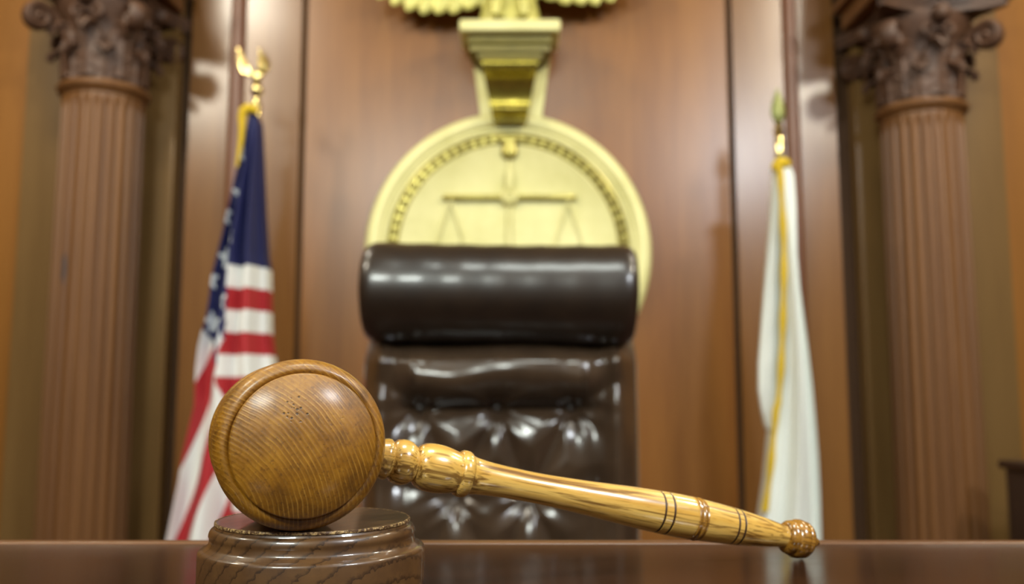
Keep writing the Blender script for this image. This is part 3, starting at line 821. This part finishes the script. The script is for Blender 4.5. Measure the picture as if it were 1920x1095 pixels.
def build_us_flag():
    Y0 = 3.5; px = at(477, 200, Y0).x
    t = thing('american_flag', 'american flag with gold fringe and eagle finial hanging on a pole left of the chair', 'flag', (px, Y0 + .03, 0))
    off = Vector((-px, -(Y0 + .03), 0))
    bm = B(); zt = at(477, 186, Y0).z
    lathe(bm, [(0, .1), (.0145, .1), (.0145, zt - .06), (0, zt - .06)], 20); obj('pole', bm, M['oak_pole'], t)
    stand_base(t, 0, 0, M['brass'])
    L = [(212, 470), (240, 465), (290, 457), (345, 444), (380, 438), (430, 427), (470, 417), (520, 405), (560, 400), (600, 394), (617, 388), (650, 380), (690, 375), (760, 372), (800, 362), (850, 350), (900, 342), (950, 331), (1010, 318), (1120, 300)]
    Rr = [(212, 482), (230, 486), (300, 489), (400, 492), (480, 496), (500, 500), (560, 501), (620, 502), (650, 506), (700, 512), (760, 514), (1010, 520), (1120, 524)]
    MID = [(215, 463), (400, 455), (500, 441), (560, 439), (600, 437), (640, 432), (660, 424), (690, 421), (720, 420), (760, 440), (1010, 450), (1120, 455)]
    def uvf(x, y, cx, cy):
        m = ev(MID, cy)
        if cx >= m: return (.012 + .0002 * max(0, x - m), (y - 215) / 41.0 * STRIPE)
        c = x - .40 * (1010 - y)
        # canton wraps the upper part; below its lower-left edge the stripes run down the fold
        bl = (cy - 617) - (cx - 387) * 55 / 28.
        if bl < 0 and cy < 690:
            per = .2 * CAN_Q; qc = (cy - 207) / 41.0 * STRIPE * .72
            return (.115 + (462 - x) * .0027, (y - 207) / 41.0 * STRIPE * .72 - per * max(0, math.floor((qc - .40) / per)))
        k = 5 + (c - 257) / 36.0
        return (1.2, (k - 1 + 0) * STRIPE + 8 * STRIPE)
    fr = lambda u, v: -.02 - .05 * math.sin(PI * u) * min(1, v * 4) - (.028 + .02 * v) * min(1, v * 5) * math.cos(2 * PI * (2.6 * u + .22 * v)) 
    bkf = lambda u, v: .06 + .03 * min(1, v * 3) * math.sin(2 * PI * (2.2 * u + .1)) + .02 * v
    bm = B(); rows = rows_of(L, Rr, 212, 1120, 227); cloth(bm, rows, Y0, 46, fr, bkf, uvf)
    bmesh.ops.translate(bm, vec=off, verts=bm.verts[:]); o = obj('flag_cloth', bm, M['us_flag'], t)
    # gold fringe at the top and down the folded edge
    bm = B()
    path = [(487, 216), (480, 209), (470, 208), (462, 213), (459, 224), (459, 245), (457, 268), (453, 295), (449, 318)]
    pts = [at(x, y, Y0) + Vector((0, -.035, 0)) + off for x, y in path]
    tube(bm, pts, [.010, .016, .020, .020, .017, .013, .011, .009, .005], 10); obj('fringe', bm, M['fringe'], t)
    # finial: brass ferrule, ball and eagle with raised wings
    bm = B(); z1 = zt - .062
    lathe(bm, [(0, z1 - .04), (.019, z1 - .04), (.019, zt - .01), (.016, zt), (.010, zt + .012), (.011, zt + .02), (.022, zt + .032), (.026, zt + .046), (.022, zt + .06), (.011, zt + .072), (0, zt + .074)], 28)
    fin = obj('finial', bm, M['brass'], t)
    zb = zt + .066; bm = B()
    ellipsoid(bm, (0, 0, zb + .034), (.020, .018, .034), Matrix.Rotation(.35, 4, 'Y'), 18, 12)
    ellipsoid(bm, (.024, -.006, zb + .075), (.014, .013, .014), None, 14, 10)
    tube(bm, [(.034, -.006, zb + .075), (.046, -.006, zb + .070), (.048, -.006, zb + .062)], [.006, .004, .001], 8)
    obj('eagle', bm, M['brass'], fin)
    for s, ang, ln in ((-1, 139, .150), (1, 72, .125)):
        bm = B()
        for k in range(6):
            a = math.radians(ang + s * (k - 2.5) * -7); l = ln * (1 - .09 * k)
            d = Vector((math.cos(a), 0, math.sin(a))); c = Vector((s * .008, .004 * k - .01, zb + .035)) + d * l * .52
            ellipsoid(bm, c, (.014, .005, l * .5), d.to_track_quat('Z', 'Y').to_matrix().to_4x4(), 10, 8)
        obj('eagle_wing', bm, M['brass'], fin)
build_us_flag()

def build_white_flag():
    Y0 = 3.5; px = at(1466, 290, Y0).x
    t = thing('white_flag', 'white flag with gold fringe and spear finial hanging on a pole right of the chair', 'flag', (px, Y0 + .03, 0))
    off = Vector((-px, -(Y0 + .03), 0))
    zt = at(1466, 290, Y0).z
    bm = B(); lathe(bm, [(0, .1), (.0145, .1), (.0145, zt), (0, zt)], 20); obj('pole', bm, M['oak_pole'], t)
    stand_base(t, 0, 0, M['brass'])
    # main sheet
    YL = [(312, 1453), (330, 1455), (400, 1458), (460, 1460), (560, 1459), (640, 1457), (700, 1454), (760, 1449), (800, 1446), (850, 1441), (900, 1436), (940, 1430), (966, 1426), (1000, 1421), (1120, 1412)]
    Rr = [(312, 1476), (330, 1484), (380, 1487), (480, 1488), (540, 1493), (600, 1501), (660, 1509), (720, 1516), (780, 1522), (850, 1528), (920, 1532), (1000, 1535), (1120, 1538)]
    fr = lambda u, v: -.03 - .04 * math.sin(PI * u) * min(1, v * 4) - (.012 + .02 * v) * min(1, v * 5) * math.cos(2 * PI * (1.7 * u - .35 * v + .3)) - .010 * min(1, v * 2) * math.cos(2 * PI * (3.7 * u + .25 * v))
    bkf = lambda u, v: .06 + .025 * min(1, v * 3) * math.sin(2 * PI * (2.3 * u))
    bm = B(); cloth(bm, rows_of(YL, Rr, 312, 1120, 150), Y0, 40, fr, bkf); bmesh.ops.translate(bm, vec=off, verts=bm.verts[:])
    fl = obj('flag_cloth', bm, M['white_cloth'], t)
    # the fold that hangs behind the fringed edge and ends higher up
    L2 = [(330, 1453), (360, 1450), (450, 1444), (550, 1435), (620, 1430), (680, 1425), (730, 1425), (770, 1431), (792, 1436), (805, 1441)]
    R2 = [(330, 1461), (760, 1456), (805, 1449)]
    bm = B(); cloth(bm, rows_of(L2, R2, 330, 805, 70), Y0, 14, lambda u, v: -.005 + .012 * math.cos(u * 5), lambda u, v: .045 + .01 * math.sin(u * 6)); bmesh.ops.translate(bm, vec=off, verts=bm.verts[:])
    obj('cloth_fold', bm, M['white_cloth'], fl)
    bm = B(); ys = [318 + 12.5 * i for i in range(53)]
    pts = [at(ev(YL, y) + 1.5 - (0 if y < 760 else 3), y, Y0) + Vector((0, -.045 - .012 * min(1, (y - 318) / 200), 0)) + off for y in ys if y < 968]
    tube(bm, pts, [.0115 + .0025 * math.sin(i * .9) for i in range(len(pts))], 8)
    cap = [at(x, y, Y0) + Vector((0, -.03, 0)) + off for x, y in ((1447, 322), (1450, 316), (1456, 311), (1463, 309), (1470, 310), (1476, 314))]
    tube(bm, cap, [.012, .019, .023, .024, .021, .012], 10)
    obj('fringe', bm, M['fringe'], t)
    # spear finial
    bm = B(); lathe(bm, [(0, zt - .02), (.0175, zt - .02), (.0175, zt), (.0185, zt + .004), (.0185, zt + .078), (.015, zt + .082), (.012, zt + .086), (.021, zt + .094), (.024, zt + .102), (.020, zt + .110), (.011, zt + .116), (.016, zt + .124), (.018, zt + .131), (.014, zt + .139), (.008, zt + .144), (0, zt + .145)], 28)
    fin = obj('finial', bm, M['brass'], t)
    bm = B(); z0 = zt + .135; pr = [(.006, 0), (.020, .012), (.028, .032), (.030, .05), (.026, .075), (.017, .105), (.008, .13), (.001, .148)]
    lathe(bm, [(r, z0 + z) for r, z in pr], 24, Matrix.Diagonal((1, .34, 1, 1)), rad=lambda r, z, a: r)
    obj('spear_point', bm, M['old_brass'], fin)
build_white_flag()

# ================================================================== cabinet at the right edge
def build_cabinet():
    t = thing('cabinet', 'dark wooden cabinet with overhanging top at the right beside the column', 'cabinet', (0, 0, 0))
    x0, y0, y1, zt = 1.803, 2.96, 3.38, .792
    bm = B(); box(bm, x0, x0 + 1.0, y0, y1, .06, zt - .03, .004); obj('cabinet_body', bm, M['cabinet'], t)
    bm = B(); box(bm, x0 - .022, x0 + 1.02, y0 - .025, y1 + .01, zt - .03, zt, .006); obj('cabinet_top', bm, M['cabinet_top'], t)
    bm = B(); box(bm, x0 + .02, x0 + .98, y0 + .03, y1 - .01, 0, .06); obj('kick_base', bm, M['cabinet_top'], t, False)
    for k in range(2):
        xa = x0 + .025 + .485 * k
        bm = B(); box(bm, xa, xa + .465, y0 - .014, y0 - .0005, .09, zt - .05, .003); d = obj('door', bm, M['cabinet'], t)
        bm = B(); xk = xa + (.43 if k == 0 else .035); ellipsoid(bm, (xk, y0 - .03, .48), (.012, .014, .012), None, 14, 10); obj('knob', bm, M['brass'], d)
build_cabinet()

# ================================================================== light
def area(name, loc, target, sx, sy, power, color):
    l = bpy.data.lights.new(name, 'AREA'); l.shape = 'RECTANGLE'; l.size = sx; l.size_y = sy; l.energy = power; l.color = color
    o = bpy.data.objects.new(name, l); COL.objects.link(o); o.location = loc
    o.rotation_euler = (Vector(target) - Vector(loc)).to_track_quat('-Z', 'Y').to_euler()
    return o
WARM = (1, .93, .76); COOL = (.93, 1, .93)
for s in (-1, 1):
    area('ceiling_spot', (s * 2.45, 1.0, 3.5), (s * 1.2, 3.6, 1.6), .34, .34, 46, WARM)
    area('ceiling_spot', (1.95 if s > 0 else -1.7, 2.4, 3.55), (s * 1.0, 3.9, 1.6), .34, .34, 27, WARM)
area('ceiling_panel', (-1.25, -2.4, 3.5), (-.1, .9, .98), 1.15, .7, 165, COOL)
area('ceiling_panel', (2.3, -1.2, 3.45), (.2, 1.3, .95), .6, .45, 95, (.88, .94, 1))
area('ceiling_panel', (.2, .3, 3.55), (0, .9, .5), .9, .5, 30, COOL)

w = bpy.data.worlds.new('World'); scn.world = w; w.use_nodes = True
w.node_tree.nodes['Background'].inputs[0].default_value = (1, .92, .78, 1)
w.node_tree.nodes['Background'].inputs[1].default_value = .15

# ================================================================== camera
cam = bpy.data.cameras.new('camera'); co = bpy.data.objects.new('camera', cam); COL.objects.link(co)
co.location = (0, 0, EZ); co.rotation_euler = (PI / 2 + PHI, 0, 0)
cam.sensor_width = 36; cam.lens = F / 1920 * 36; cam.clip_start = .01
cam.dof.use_dof = True; cam.dof.focus_distance = .332; cam.dof.aperture_fstop = 9.8
scn.camera = co
scn.view_settings.view_transform = 'Standard'
try: scn.view_settings.look = 'None'
except Exception: pass
scn.view_settings.exposure = 0.15; scn.view_settings.gamma = 1.0; scn.view_settings.use_curve_mapping = False
